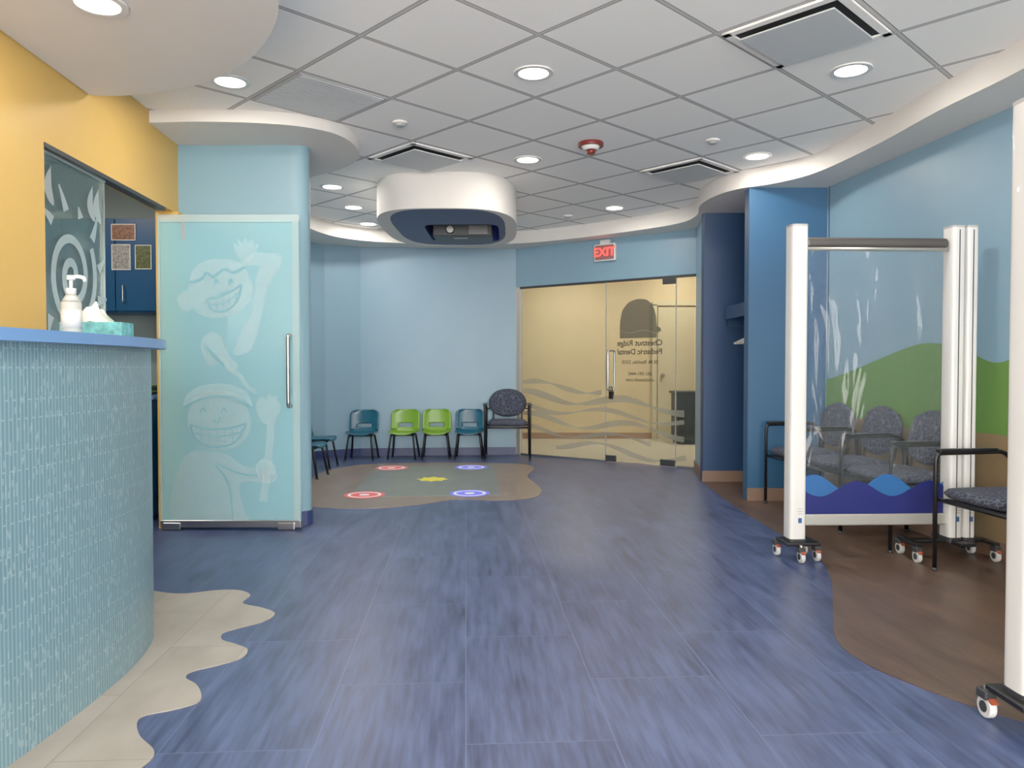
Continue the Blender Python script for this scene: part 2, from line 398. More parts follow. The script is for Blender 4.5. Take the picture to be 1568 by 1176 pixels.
mural('wall_right_mural_sand',[(6.42,.70),(5.8,.74),(5.2,.71),(4.6,.74),(4.0,.73),(3.0,.76),(1.5,.7),(-2.4,.72)],lambda y:.11,m_ochre,.008)
# rear (street side) wall with tall windows, behind the camera
rr=empty('wall_rear')
box('sill',(.6,-2.56,.1),(5.2,.12,.2),m_wall,rr)
box('lintel',(.6,-2.56,2.76),(5.2,.12,.08),m_wall,rr)
wn=empty('window_1')
for x in (-1.9,-.65,.6,1.85,3.05): box('mullion',(x,-2.56,1.46),(.06,.1,2.52),m_alu,wn)
for z in (.23,2.69): box('rail',(.6,-2.56,z),(5.0,.1,.06),m_alu,wn)
# hallway outside the glass door
box('wall_hallway_far',(1.8,11.95,1.4),(6.2,.1,2.8),m_hallw)
box('wall_hallway_left',(-1.25,10.9,1.4),(.1,2.0,2.8),m_hallw)
box('wall_hallway_right',(4.85,9.9,1.4),(.1,4.0,2.8),m_hallw)
box('wall_hallway_near',(3.7,7.8,1.4),(2.3,.1,2.8),m_hallw)
pf=[(.1,9.92),(2.14,8.43),(2.14,7.9),(4.8,7.9),(4.8,11.9),(-1.2,11.9),(-1.2,9.92)]
prism('floor_hallway_carpet',pf,.0,.006,m_hallf)
box('baseboard_hallway',(1.8,11.89,.05),(6.0,.015,.1),M('hall_base',(150,110,80),.6))
hd=empty('door_2',(2.72,11.86,0))
mhd=M('hall_door_paint',(206,186,146),.5)
box('leaf',(0,0,1.03),(.9,.04,2.06),mhd,hd,bev=.004)
for x in (-.5,.5): box('casing',(x,-.005,1.05),(.07,.05,2.1),mhd,hd)
box('casing_head',(0,-.005,2.12),(1.07,.05,.07),mhd,hd)
cyl('knob',(-.38,-.02,1.0),(-.38,-.09,1.0),.03,m_chrome,hd)
cb2=empty('low_cabinet',(2.84,11.2,0))
box('carcass',(0,0,.41),(.9,.4,.66),m_dark,cb2,bev=.006); box('top',(0,0,.76),(.96,.44,.035),m_dark,cb2,bev=.006); box('plinth',(0,0,.04),(.85,.36,.08),m_black,cb2)
for x in (-.22,.22): box('front_panel',(x,-.205,.41),(.42,.015,.6),m_vdark,cb2)
# soffits
inner=cat([(2.58,-2.5),(2.58,1.5),(2.58,3.0),(2.58,3.9),(2.51,4.5),(2.47,5.24),(2.36,5.95),(2.15,6.3),(1.93,6.48),(1.80,6.75),(1.76,7.15),(1.84,7.6),(1.78,8.0),(1.45,8.40),(.73,9.0),(.1,9.35),(-.7,9.42),(-1.5,9.30),(-2.0,8.95),(-2.2,8.4),(-2.25,7.6),(-2.25,6.9),(-2.3,6.3)],6)
outer=[(-2.6,6.3),(-2.6,8.7),(-2.57,9.0),(-2.48,9.25),(-2.32,9.43),(-1.92,9.65),(.05,9.80),(2.02,8.37),(1.90,7.52),(2.66,7.52),(2.66,6.5),(2.95,4.0),(3.1,2.8),(3.1,-2.5)]
prism('ceiling_soffit_perimeter',[*inner,*outer],ZS,ZC,m_soff)
sc=cat([(-2.345,4.95),(-2.0,4.93),(-1.63,4.96),(-1.35,5.05),(-1.18,5.22),(-1.12,5.5),(-1.17,5.82),(-1.4,6.15),(-1.8,6.45),(-2.22,6.7)],8)
prism('ceiling_soffit_column',[*sc,Vector((-2.6,6.7)),Vector((-2.6,5.5)),Vector((-2.38,5.45))],ZL,ZC,m_soff)
cl=cat([(-2.28,4.14),(-2.06,4.14),(-1.636,3.99),(-1.308,3.72),(-1.093,3.43),(-.957,3.15),(-.89,2.8),(-.90,2.2),(-1.05,1.5),(-1.3,.9),(-1.7,.5),(-2.02,.4)],8)
prism('ceiling_soffit_reception',cl,2.61,ZC,m_soff)
# ---------------------------------------------------------------- floor inlays
br=cat([(2.02,8.35),(1.93,7.9),(1.845,6.80),(1.82,5.95),(1.83,5.11),(1.845,4.61),(1.754,4.18),(1.623,3.82),(1.46,3.43),(1.356,3.14),(1.365,2.90),(1.446,2.71),(1.545,2.55),(1.66,2.42),(1.95,2.2),(2.4,2.05),(3.1,2.0)],6)
prism('floor_inlay_brown',[*br,Vector((3.1,2.8)),Vector((2.95,4.0)),Vector((2.66,6.45)),Vector((2.66,7.5)),Vector((1.91,7.52))],0,.003,m_brown)
tn=cat([(-1.63,6.16),(-1.176,6.09),(-.778,6.25),(-.471,6.5),(-.133,6.45),(.176,6.57),(.27,6.94),(.235,7.35),(.162,7.87),(.247,8.47),(.084,8.86),(-.648,8.98),(-1.41,8.92),(-1.85,8.69),(-2.05,8.11),(-2.0,7.24),(-1.95,6.5)],6,True)
prism('floor_inlay_island',tn,0,.003,m_tan)
be=cat([(-2.2,3.92),(-1.902,3.87),(-1.673,3.80),(-1.513,3.86),(-1.397,3.86),(-1.31,3.78),(-1.302,3.65),(-1.187,3.58),(-1.101,3.5),(-1.112,3.39),(-1.196,3.3),(-1.24,3.24),(-1.216,3.16),(-1.142,3.11),(-1.071,3.05),(-1.063,2.96),(-1.125,2.89),(-1.199,2.83),(-1.2,2.77),(-1.136,2.71),(-1.082,2.62),(-1.074,2.56),(-1.133,2.51),(-1.204,2.47),(-1.207,2.42),(-1.154,2.33),(-1.075,2.25),(-1.052,2.19),(-1.073,2.12),(-1.14,2.07),(-1.2,2.0),(-1.18,1.92),(-1.08,1.82),(-1.06,1.7),(-1.15,1.6),(-1.2,1.5),(-1.1,1.35),(-1.1,1.1),(-1.3,.9),(-2.0,.8)],6)
prism('floor_inlay_beach',be,0,.003,m_beige)
# floor projection: the projector's light painted as thin coloured, glowing decals
fp=empty('floor_projection_game',(0,0,0))
prism('field',[(-1.42,6.6),(-.1,6.72),(-.22,8.75),(-1.55,8.68)],.003,.0045,m_grnproj,fp)
def ring(nm,x,y,r0,r1,mat,z0=.0045,z1=.006,n=32):
    a=[(x+r0*math.cos(2*math.pi*i/n),y+r0*math.sin(2*math.pi*i/n)) for i in range(n+1)]
    b=[(x+r1*math.cos(2*math.pi*i/n),y+r1*math.sin(2*math.pi*i/n)) for i in range(n+1)]
    ribbon(nm,a,b,z0,z1,mat,fp)
for x,y,mt,in2 in ((-1.35,8.5,m_redproj,m_whproj),(-.46,8.55,m_bluproj,m_whproj),(-1.31,6.72,m_redproj,m_whproj),(-.38,6.80,m_bluproj,m_whproj)):
    ring('ring_outer',x,y,.15,.18,mt); ring('ring_inner',x,y,.05,.12,mt); ring('core',x,y,.0,.045,in2); ring('gap',x,y,.122,.148,in2)
st=[]
for i in range(16):
    r=.16 if i%2==0 else .11; st.append((-.80+r*math.cos(i*math.pi/8),7.65+r*math.sin(i*math.pi/8)))
prism('star',st,.0045,.006,m_yelproj,fp)
# ---------------------------------------------------------------- reception counter
cf=cat([(-1.56,.9),(-1.50,1.4),(-1.46,1.9),(-1.435,2.3),(-1.43,2.6),(-1.445,2.88),(-1.495,3.13),(-1.59,3.32),(-1.76,3.42),(-2.0,3.45),(-2.2,3.45)],8)
rc=empty('reception_counter')
ribbon('mosaic_body',cf,offs(cf,.24),0,1.22,m_mos,rc,True)
ribbon('counter_top',offs(cf,-.06),offs(cf,.30),1.22,1.256,m_slab,rc,True)
sb=empty('hand_sanitizer_bottle',(-1.62,2.80,1.256))
cyl('body',(0,0,0),(0,0,.13),.034,m_bottle,sb,24,bev=.008)
cyl('shoulder',(0,0,.13),(0,0,.158),.032,m_bottle,sb,24,r2=.015)
cyl('collar',(0,0,.156),(0,0,.178),.017,m_whitepl,sb)
cyl('stem',(0,0,.178),(0,0,.212),.006,m_whitepl,sb)
tube('nozzle',fillet([(-.005,0,.218),(.03,0,.222),(.05,0,.214),(.051,0,.203)],.01),.007,m_whitepl,sb)
cyl('pump_head',(0,0,.208),(0,0,.226),.014,m_whitepl,sb,bev=.004)
cyl('label',(0,0,.03),(0,0,.10),.0345,m_whitepl,sb)
tb=empty('tissue_box',(-1.70,3.12,1.256),.1)
box('carton',(0,0,.035),(.24,.12,.07),m_box,tb,bev=.002)
vs=[];fs=[];n=14
for i in range(n+1):
    for j in range(7):
        u=i/n; v=j/6
        w=.095*(1-.6*v)
        vs.append((-.03+(u-.5)*2*w+.02*v, .018*math.sin(u*9+v*3)*(1-.3*v), .07+.085*v*(1-.45*abs(u-.5)*2)+.006*math.sin(u*14)))
for i in range(n):
    for j in range(6): fs.append((i*7+j,(i+1)*7+j,(i+1)*7+j+1,i*7+j+1))
mk('tissue',vs,fs,m_paper,tb,True)
# ---------------------------------------------------------------- reception back office
box('wall_office_back',(-3.65,6.30,1.4),(2.1,.1,2.8),m_backspl)
box('wall_office_left',(-4.75,4.1,1.4),(.1,4.3,2.8),m_backspl)
box('wall_office_near',(-3.5,1.95,1.4),(2.4,.1,2.8),m_backspl)
uc=empty('upper_cabinet',(-3.44,6.03,1.92))
box('carcass',(0,0,0),(1.6,.34,.72),m_cabblue,uc)
for i,x in enumerate((-.6,-.2,.2,.6)):
    box('door_panel_%d'%i,(x,-.18,0),(.392,.02,.70),m_cabblue,uc,bev=.003)
    tube('pull_%d'%i,fillet([(x-.13,-.19,-.28),(x-.13,-.22,-.28),(x-.13,-.22,-.16),(x-.13,-.19,-.16)],.01),.006,m_chrome,uc)
def pic(name,x,z,w,h,mat):
    e=empty(name,(x,5.836,z)); box('print',(0,0,0),(w,.004,h),mat,e); 
    for s in (-1,1):
        box('border_v',(s*w/2,-.001,0),(.005,.006,h+.005),m_paper,e); box('border_h',(0,-.001,s*h/2),(w,.006,.005),m_paper,e)
pic('photo_print',-2.97,2.17,.18,.12,m_photo1)
pic('photo_print',-2.99,1.98,.14,.19,m_photo2)
pic('photo_print',-2.82,1.98,.12,.18,m_photo3)
lc=empty('base_cabinet',(-3.46,5.9,0))
box('carcass',(0,0,.47),(1.6,.6,.86),m_cabblue,lc); box('worktop',(0,-.01,.915),(1.66,.64,.03),m_slab,lc,bev=.004); box('plinth',(0,.02,.03),(1.56,.54,.06),m_navy,lc)
for i,x in enumerate((-.6,-.2,.2,.6)): box('door_panel_%d'%i,(x,-.31,.48),(.39,.02,.8),m_cabblue,lc,bev=.003)
fl=empty('file_stack',(-2.78,5.75,.93))
for i in range(4): box('folder_%d'%i,(random.uniform(-.01,.01),0,.01+.018*i),(.16,.3,.014),(m_klime if i%2 else m_dark),fl,rz=random.uniform(-.08,.08))
# swirl glass panel in pass-through
sg=empty('window_2',(YX(3.69),3.69,0),math.atan2(1,-.07))
box('glass',(.34,0.03,1.1),(.66,.01,2.2),glassy('smoked_glass',(130,140,138),.10,tint=(206,218,216),gloss=.06),sg)
sp=[]
for i in range(90):
    t=i/89*4.2*math.pi; r=.03+.017*t; sp.append((.30+r*math.cos(t),.02,1.62+r*1.15*math.sin(t)))
def flat_ribbon(name,pts,w,mat,parent,dy=.0,wfun=None):
    P=[Vector((p[0],p[2])) for p in pts]; vs=[];fs=[];y=pts[0][1]
    for i,p in enumerate(P):
        t=(P[min(i+1,len(P)-1)]-P[max(i-1,0)]).normalized(); nn=Vector((-t.y,t.x)); ww=w*(wfun(i/(len(P)-1)) if wfun else 1)/2
        a=p+nn*ww;b=p-nn*ww; vs+=[(a.x,y,a.y),(b.x,y,b.y)]
    for i in range(len(P)-1): fs.append((2*i,2*i+1,2*i+3,2*i+2))
    return mk(name,vs,fs,mat,parent)
m_frostsw=glassy('frost_swirl_film',(170,178,176),.45,rough=.3,gloss=.02)
flat_ribbon('swirl_film',sp,.045,m_frostsw,sg)
for i in range(12):
    a=i/12*2*math.pi+.2; r0,r1=.29,.38+.05*math.sin(i*2.3)
    pts=[(.30+(r0+(r1-r0)*k/5)*math.cos(a+.12*k/5),.02,1.62+1.15*(r0+(r1-r0)*k/5)*math.sin(a+.12*k/5)) for k in range(6)]
    flat_ribbon('swirl_ray_%d'%i,pts,.06,m_frostsw,sg,wfun=lambda t:1-.8*t)
flat_ribbon('swirl_stem',cat([(.30,.02,1.3),(.33,.02,1.1),(.45,.02,.95),(.6,.02,.9)],6),.06,m_frostsw,sg)
for x in (.55,.62,.12): 
    flat_ribbon('leaf',cat([(x,.02,1.95),(x-.05,.02,2.03),(x-.02,.02,2.14)],6),.07,m_frostsw,sg,wfun=lambda t:math.sin(math.pi*min(.98,t+.05)))
box('top_channel',(.34,.03,2.2),(.66,.03,.02),m_chrome,sg); box('edge',(.67,.03,1.1),(.008,.016,2.2),m_chrome,sg)
# ---------------------------------------------------------------- frosted sliding door
U=.004553
fd=empty('door_frosted_sliding',(-2.454,5.30,0))
W=215*U
box('glass_leaf',(W/2,0,1.11),(W,.014,2.10),m_frostdoor,fd)
m_edge=glassy('frost_edge_band',(206,224,222),.35,rough=.3,gloss=.02)
box('top_rail',(W/2,0,2.17),(W,.03,.055),m_edge,fd,bev=.003)
box('bottom_rail',(W/2,0,.045),(W,.04,.05),m_chrome,fd,bev=.003)
box('stile_right',(W-.025,-.012,1.11),(.045,.010,2.1),m_edge,fd)
box('stile_left',(.008,-.012,1.11),(.014,.010,2.1),m_edge,fd)
box('stile_mid',(38*U,.006,2.1),(.02,.03,.15),m_alu,fd)
for x in (.08,W-.1):
    box('roller_bracket',(x,0,.03),(.12,.06,.05),m_chrome,fd,bev=.006); cyl('roller',(x-.0,-.02,.02),(x,.02,.02),.02,m_chrome,fd)
hx=200*U
tube('pull_handle',fillet([(hx,-.01,1.36),(hx,-.06,1.36),(hx,-.06,.87),(hx,-.01,.87)],.03),.014,m_chrome,fd)
tube('pull_handle_rear',fillet([(hx+.02,.01,1.36),(hx+.02,.06,1.36),(hx+.02,.06,.87),(hx+.02,.01,.87)],.03),.013,m_chrome,fd)
def D(x,y): return ((x-245)*U,(812-y)*U)
lay=[0]
def shape(name,pts,mat,k=5,smooth=True):
    lay[0]+=1; yy=-.0085-.0002*lay[0]
    P=[D(*p) for p in pts]; P=cat([(p[0],p[1]) for p in P],k,True) if smooth else [Vector(p) for p in P]
    mk(name,[(p.x,yy,p.y) for p in P],[tuple(range(len(P)))],mat,fd)
def line(name,pts,w,mat=None,smooth=True,wf=None):
    lay[0]+=1; yy=-.0085-.0002*lay[0]
    P=[D(*p) for p in pts]; P=[(p[0],yy,p[1]) for p in P]
    if smooth: P=[tuple(v) for v in cat(P,5)]
    flat_ribbon(name,P,w*U,mat or m_frostline,fd,wfun=wf)
shape('kid_head',[(292,430),(300,410),(322,398),(350,397),(372,405),(385,425),(388,450),(375,472),(350,485),(320,486),(300,475),(292,455)],m_frostart)
shape('kid_ear',[(292,450),(280,447),(273,460),(280,474),(294,474)],m_frostart)
shape('kid_arm',[(372,408),(380,395),(392,388),(415,388),(432,392),(430,410),(412,440),(402,480),(392,520),(380,540),(358,540),(372,505),(388,470),(392,430),(398,408)],m_frostart)
shape('kid_hand',[(372,400),(362,385),(360,372),(368,378),(366,366),(374,374),(378,364),(382,374),(390,366),(390,378),(398,374),(392,390),(384,402)],m_frostart,3)
shape('kid_shirt',[(308,525),(322,508),(340,515),(352,545),(366,560),(352,568),(338,556),(322,560),(312,545)],m_frostart)
line('hair_line',[(292,432),(310,428),(318,418),(330,424),(345,412),(360,418),(378,408)],4)
line('smile_top',[(318,458),(335,455),(352,448),(372,436)],3)
line('smile_bottom',[(318,458),(326,474),(345,476),(364,462),(372,436)],3)
line('teeth',[(322,466),(345,464),(368,448)],2)
for i in range(4): line('tooth',[(332+i*10,458-i*3),(334+i*10,474-i*4)],1.5,smooth=False)
for x in (330,352): line('eye',[(x,436),(x+3,428),(x+7,434)],3)
line('nose',[(338,448),(346,450),(350,443)],3)
line('paste_swirl',[(330,545),(345,552),(352,565),(368,575),(378,590),(392,600)],7,m_frostart)
line('shirt_stripe',[(316,530),(330,545),(345,560)],4)
shape('kid2_head',[(290,628),(300,608),(322,598),(350,598),(372,610),(382,632),(384,655),(370,678),(345,688),(318,686),(298,672),(288,650)],m_frostart)
shape('kid2_cap',[(282,622),(290,600),(318,588),(350,588),(378,600),(386,622),(370,608),(338,602),(305,610)],m_frostart)
shape('kid2_body',[(296,690),(320,692),(345,694),(372,712),(400,718),(422,722),(418,738),(385,738),(366,742),(372,780),(374,798),(290,798),(262,790),(265,742),(278,706)],m_frostart)
shape('kid2_fist',[(392,622),(400,606),(408,612),(412,602),(418,608),(424,604),(426,614),(432,618),(426,635),(414,648),(400,645)],m_frostart,3)
line('brush_handle',[(416,640),(412,690),(408,730),(402,768)],12,m_frostart)
shape('kid2_hand',[(392,712),(402,702),(414,706),(422,716),(414,734),(398,734)],m_frostart)
line('smile2_top',[(292,650),(315,656),(345,656),(378,648)],3)
line('smile2_bottom',[(292,650),(300,672),(330,684),(360,676),(378,648)],3)
line('teeth2',[(296,662),(335,668),(372,660)],2)
for i in range(5): line('tooth2',[(308+i*12,655),(309+i*12,676)],1.5,smooth=False)
for x in (308,340): line('eye2',[(x,632),(x+3,624),(x+8,630)],3)
line('nose2',[(326,642),(334,646),(338,638)],3)
line('cap_brim2',[(284,622),(310,610),(345,606),(384,622)],3)
line('sleeve2',[(330,712),(350,742),(356,795)],3)
line('arm2',[(330,708),(365,724),(395,728)],3)
# ---------------------------------------------------------------- main glass entrance
ed=empty('door_entrance_glass',(P0.x,P0.y,0),ang)
x0=.05; X1=dl-.02; xa=1.30; xb=2.19
box('frame_left',(x0-.015,.03,1.08),(.05,.06,2.15),m_alu,ed)
box('channel_top',(dl/2,.03,2.15),(dl-.04,.05,.03),m_dark,ed)
box('channel_bottom',(.68,.03,.012),(1.25,.04,.024),m_chrome,ed)
box('channel_bottom_right',(2.3,.03,.012),(.2,.04,.024),m_chrome,ed)
box('panel_left',((x0+xa)/2,.03,1.075),(xa-x0-.008,.012,2.12),m_glass,ed)
box('door_leaf',((xa+xb)/2,.03,1.075),(xb-xa-.008,.012,2.10),m_glass,ed)
box('panel_right',((xb+X1)/2,.03,1.075),(X1-xb-.008,.012,2.12),m_glass,ed)
for xx in (xa,xb): box('glass_edge',(xx,.028,1.08),(.008,.014,2.12),m_alu,ed)
box('patch_top',(xb-.08,.03,2.10),(.16,.035,.06),m_dark,ed,bev=.003)
box('patch_bottom',(xb-.09,.03,.05),(.18,.035,.07),m_dark,ed,bev=.003)
box('patch_lock',(xa+.07,.03,.05),(.13,.035,.07),m_dark,ed,bev=.003)
hx=xa+.07
tube('pull_handle',fillet([(hx,.02,1.33),(hx,-.05,1.33),(hx,-.05,.86),(hx,.02,.86)],.04),.013,m_chrome,ed)
tube('pull_handle_out',fillet([(hx,.04,1.33),(hx,.11,1.33),(hx,.11,.86),(hx,.04,.86)],.04),.013,m_chrome,ed)
box('lock_case',(hx+.01,.02,.80),(.05,.05,.09),m_black,ed,bev=.006)
tube('lock_shackle',fillet([(hx-.01,.0,.84),(hx-.01,.0,.9),(hx+.03,.0,.9),(hx+.03,.0,.84)],.02),.006,m_dark,ed)
lg=[(1.49,1.47),(1.49,1.66),(1.52,1.80),(1.60,1.89),(1.72,1.925),(1.84,1.91),(1.92,1.83),(1.955,1.70),(1.96,1.60),(2.00,1.585),(2.02,1.55),(1.98,1.53),(1.96,1.53),(1.96,1.47)]
mk('logo_cap',[(p[0],.018,p[1]) for p in roundpoly(lg,[.01,.05,.04,.04,.05,.04,.04,.02,.01,.01,.01,.01,.005,.01],3)],[tuple(range(14*4))],m_filmd,ed)
tk=[(1.50,1.60),(1.62,1.57),(1.80,1.60),(1.95,1.56)]
flat_ribbon('logo_band',[tuple(v) for v in cat([(p[0],.016,p[1]-.04) for p in tk],6)],.008,m_film,ed)
def text(name,body,x,z,size,parent,mat,mirror=True,y=.016,ext=.0005,bold=0):
    cu=bpy.data.curves.new(name,'FONT'); cu.body=body; cu.size=size; cu.align_x='CENTER'; cu.align_y='CENTER'; cu.extrude=ext; cu.offset=bold
    o=bpy.data.objects.new(name,cu); COL.objects.link(o); cu.materials.append(mat)
    o.rotation_euler=(math.radians(90),0,0); o.location=(x,y,z)
    if mirror: o.scale=(-1,1,1)
    o.parent=parent; return o
m_txt=M('door_lettering_grey',(70,62,50),.6)
text('lettering_name','Chestnut Ridge',1.745,1.41,.092,ed,m_txt,bold=.002)
text('lettering_name_2','Pediatric Dental',1.745,1.31,.088,ed,m_txt,bold=.002)
text('lettering_doctor','Eli M. Rechlin, DDS',1.75,1.19,.058,ed,m_txt,bold=.0008)
text('lettering_phone','201-391-4441',1.75,1.055,.055,ed,m_txt,bold=.0008)
text('lettering_web','crkidsteeth.com',1.75,.985,.055,ed,m_txt,bold=.0008)
waves=[(.92,.05,.06,0,.1,1.25),(.78,.055,.085,.8,.1,2.3),(.64,.05,.055,1.9,.1,2.3),(.50,.06,.07,.4,.1,2.3),(.36,.05,.05,1.2,.1,1.9),(.22,.06,.06,2.2,.6,2.32)]
for i,(z,am,w,ph,ua,ub) in enumerate(waves):
    pts=[(ua+(ub-ua)*k/60,.016-.0004*i,z-.05*((ua+(ub-ua)*k/60))+am*math.sin(4.6*(ua+(ub-ua)*k/60)+ph)) for k in range(61)]
    flat_ribbon('wave_film_%d'%i,pts,w,m_film,ed,wfun=lambda t:.25+.75*abs(math.sin(2.2*math.pi*t+.6)))
ex=empty('exit_sign',(1.10,9.0,2.485),ang)
box('housing',(0,0,0),(.28,.04,.20),m_whitepl,ex,bev=.008)
box('face',(0,-.022,0),(.25,.006,.17),m_exitbg,ex)
text('lettering','EXIT',0,0,.14,ex,m_exit,mirror=False,y=-.027,ext=.001,bold=.002)
box('canopy',(0,0,.12),(.12,.035,.05),m_whitepl,ex)
# ---------------------------------------------------------------- ceiling fixtures
def supel(cx,cy,a,b,n=3.2,k=64):
    out=[]
    for i in range(k):
        t=2*math.pi*i/k; c,s=math.cos(t),math.sin(t)
        out.append((cx+a*math.copysign(abs(c)**(2/n),c),cy+b*math.copysign(abs(s)**(2/n),s)))
    return out
dr=empty('projector_drum_soffit')
oo=supel(-.61,7.55,.655,1.05); ii=supel(-.60,7.52,.535,.98,3.4)
ribbon('drum_shell',oo+[oo[0]],ii+[ii[0]],2.49,ZC,m_soff,dr,True)
i2=supel(-.60,7.52,.53,.975,3.4); i3=supel(-.49,7.75,.36,.48,8)
ribbon('navy_panel',i2+[i2[0]],i3+[i3[0]],2.493,2.51,m_navyin,dr)
i4=supel(-.49,7.75,.38,.50,8)
ribbon('well_lining',i3+[i3[0]],i4+[i4[0]],2.51,ZC-.01,m_navyin,dr)
pj=empty('ceiling_projector',(-.50,7.88,2.515))
box('chassis',(0,0,0),(.60,.42,.12),m_dark,pj,bev=.012)
box('front_grille',(.16,-.213,0),(.2,.01,.09),m_black,pj)
for i in range(6): box('grille_slat',(.16,-.22,-.036+.0145*i),(.19,.006,.004),m_grey,pj)
cyl('lens',(-.12,-.2,0),(-.12,-.25,0),.045,m_black,pj,bev=.005); cyl('lens_glass',(-.12,-.25,0),(-.12,-.253,0),.034,m_chrome,pj)
box('label',(-.02,-.1,-.067),(.14,.05,.002),m_grey,pj)
cyl('mount_pole',(0,0,.06),(0,0,.27),.03,m_dark,pj); box('mount_plate',(0,0,.275),(.4,.3,.02),m_dark,pj)

def downlight(x,y,z=ZC,power=10,n=28):
    e=empty('recessed_downlight',(x,y,z))
    a=[(.085*math.cos(2*math.pi*i/n),.085*math.sin(2*math.pi*i/n)) for i in range(n+1)]
    b=[(.112*math.cos(2*math.pi*i/n),.112*math.sin(2*math.pi*i/n)) for i in range(n+1)]
    ribbon('trim_ring',a,b,-.008,0,m_whitepl,e,True)
    cyl('lens',(0,0,-.004),(0,0,-.0005),.085,m_lamp,e)
    l=bpy.data.lights.new('downlight_lamp','AREA'); l.shape='DISK'; l.size=.16; l.energy=power; l.color=(1,.93,.84)
    o=bpy.data.objects.new('downlight_lamp',l); COL.objects.link(o); o.parent=e; o.location=(0,0,-.012)
for x,y in ((.121,4.32),(1.89,4.28),(.125,6.12),(1.93,6.02),(1.07,7.98),(-1.635,4.45),(-1.656,7.04),(-1.65,7.95),(-1.67,8.87),(.12,2.3),(1.89,2.3),(.12,.3),(1.89,.3)):  # the last ones, overhead and out of view, are added for lighting
    downlight(x,y)
downlight(-1.67,3.10,2.61,6); downlight(-1.5,1.4,2.61,6)  # the nearer one is unseen, added for lighting
downlight(-3.4,4.6,ZC,20)  # unseen lamp, added to light the back office
downlight(.9,10.9,ZC,22); downlight(2.9,9.9,ZC,22); downlight(2.6,11.2,ZC,16)
def diffuser(a,b):
    c=gp(a+.5,b+.5); e=empty('air_diffuser',(c[0],c[1],ZC),math.radians(44.2)); s=GT-.03
    for dx,dy,w,h in ((0,s/2-.02,s,.04),(0,-s/2+.02,s,.04),(s/2-.02,0,.04,s),(-s/2+.02,0,.04,s)):
        box('frame',(dx,dy,-.006),(w,h,.012),m_white,e)
    box('throat',(0,0,-.002),(s-.08,s-.08,.003),m_vdark,e)
    box('plate',(0,0,-.03),(s-.13,s-.13,.008),m_diff,e,bev=.002)
    for sx in (-1,1):
        for sy in (-1,1): cyl('stand',(sx*.15,sy*.15,-.03),(sx*.15,sy*.15,0),.006,m_dark,e)
for a,b in ((1,-3),(1,2),(4,0)): diffuser(a,b)
c=gp(-.5,1.5); rg=empty('return_air_grille',(c[0],c[1],ZC),math.radians(44.2))
box('frame',(0,0,-.003),(GT-.03,GT-.03,.006),m_grey,rg)
for i in range(26): box('louvre',(0,-.28+i*.0224,-.008),(GT-.07,.009,.006),m_diff,rg)
sr=empty('fire_alarm_strobe',(.584,5.67,ZC))
cyl('base',(0,0,-.03),(0,0,0),.095,m_red,sr,bev=.006); cyl('dome',(0,0,-.055),(0,0,-.03),.05,m_whitepl,sr,r2=.07); cyl('lens',(0,0,-.085),(0,0,-.055),.028,m_red,sr,r2=.04)
for x,y in ((-.759,5.19),(1.469,5.6),(.617,8.4)):
    e=empty('smoke_detector',(x,y,ZC)); cyl('base',(0,0,-.012),(0,0,0),.05,m_white,e); cyl('cap',(0,0,-.03),(0,0,-.012),.025,m_grey,e,r2=.04)
# ---------------------------------------------------------------- chairs
def kid_chair(x,y,rz,mat):
    e=empty('kids_chair',(x,y,0),rz)
    prof=cat([(-.165,.305),(-.15,.325),(-.05,.322),(.07,.318),(.13,.332),(.155,.37),(.168,.43),(.182,.52),(.195,.60)],5)
    L=[0]
    for i in range(1,len(prof)): L.append(L[-1]+(prof[i]-prof[i-1]).length)
    T=L[-1]; nu=16; vs=[];fs=[]
    for i,p in enumerate(prof):
        Wd=.175 if p.y<.36 else .18
        d=min(L[i],T-L[i]); r=.07; hw=Wd if d>=r else Wd-r+math.sqrt(max(0,r*r-(r-d)**2))
        for j in range(nu+1):
            u=-1+2*j/nu; xx=u*hw
            dz=.02*abs(u)**3 if p.y<.36 else 0; dyy=-.035*abs(u)**2.5 if p.y>=.36 else 0
            vs.append((xx,p.x+dyy,p.y+dz))
    for i in range(len(prof)-1):
        zc=(prof[i].y+prof[i+1].y)/2
        for j in range(nu):
            uc=-1+2*(j+.5)/nu
            if .385<zc<.425 and prof[i].x>.13 and abs(uc)<.5: continue
            fs.append((i*(nu+1)+j,i*(nu+1)+j+1,(i+1)*(nu+1)+j+1,(i+1)*(nu+1)+j))
    o=mk('shell',vs,fs,mat,e,True)
    md=o.modifiers.new('s','SOLIDIFY'); md.thickness=.012; md.offset=0
    for s in (-1,1):
        tube('leg_frame_%d'%(s+1),fillet([(s*.17,-.17,0),(s*.135,-.12,.3),(s*.135,.10,.3),(s*.17,.18,0)],.03),.012,m_black,e)
        for yy in (-.17,.18): cyl('foot',(s*.17,yy,0),(s*.17,yy,.015),.014,m_dark,e)
    for yy in (-.1,.08): tube('crossbar',[(-.135,yy,.3),(.135,yy,.3)],.008,m_black,e)
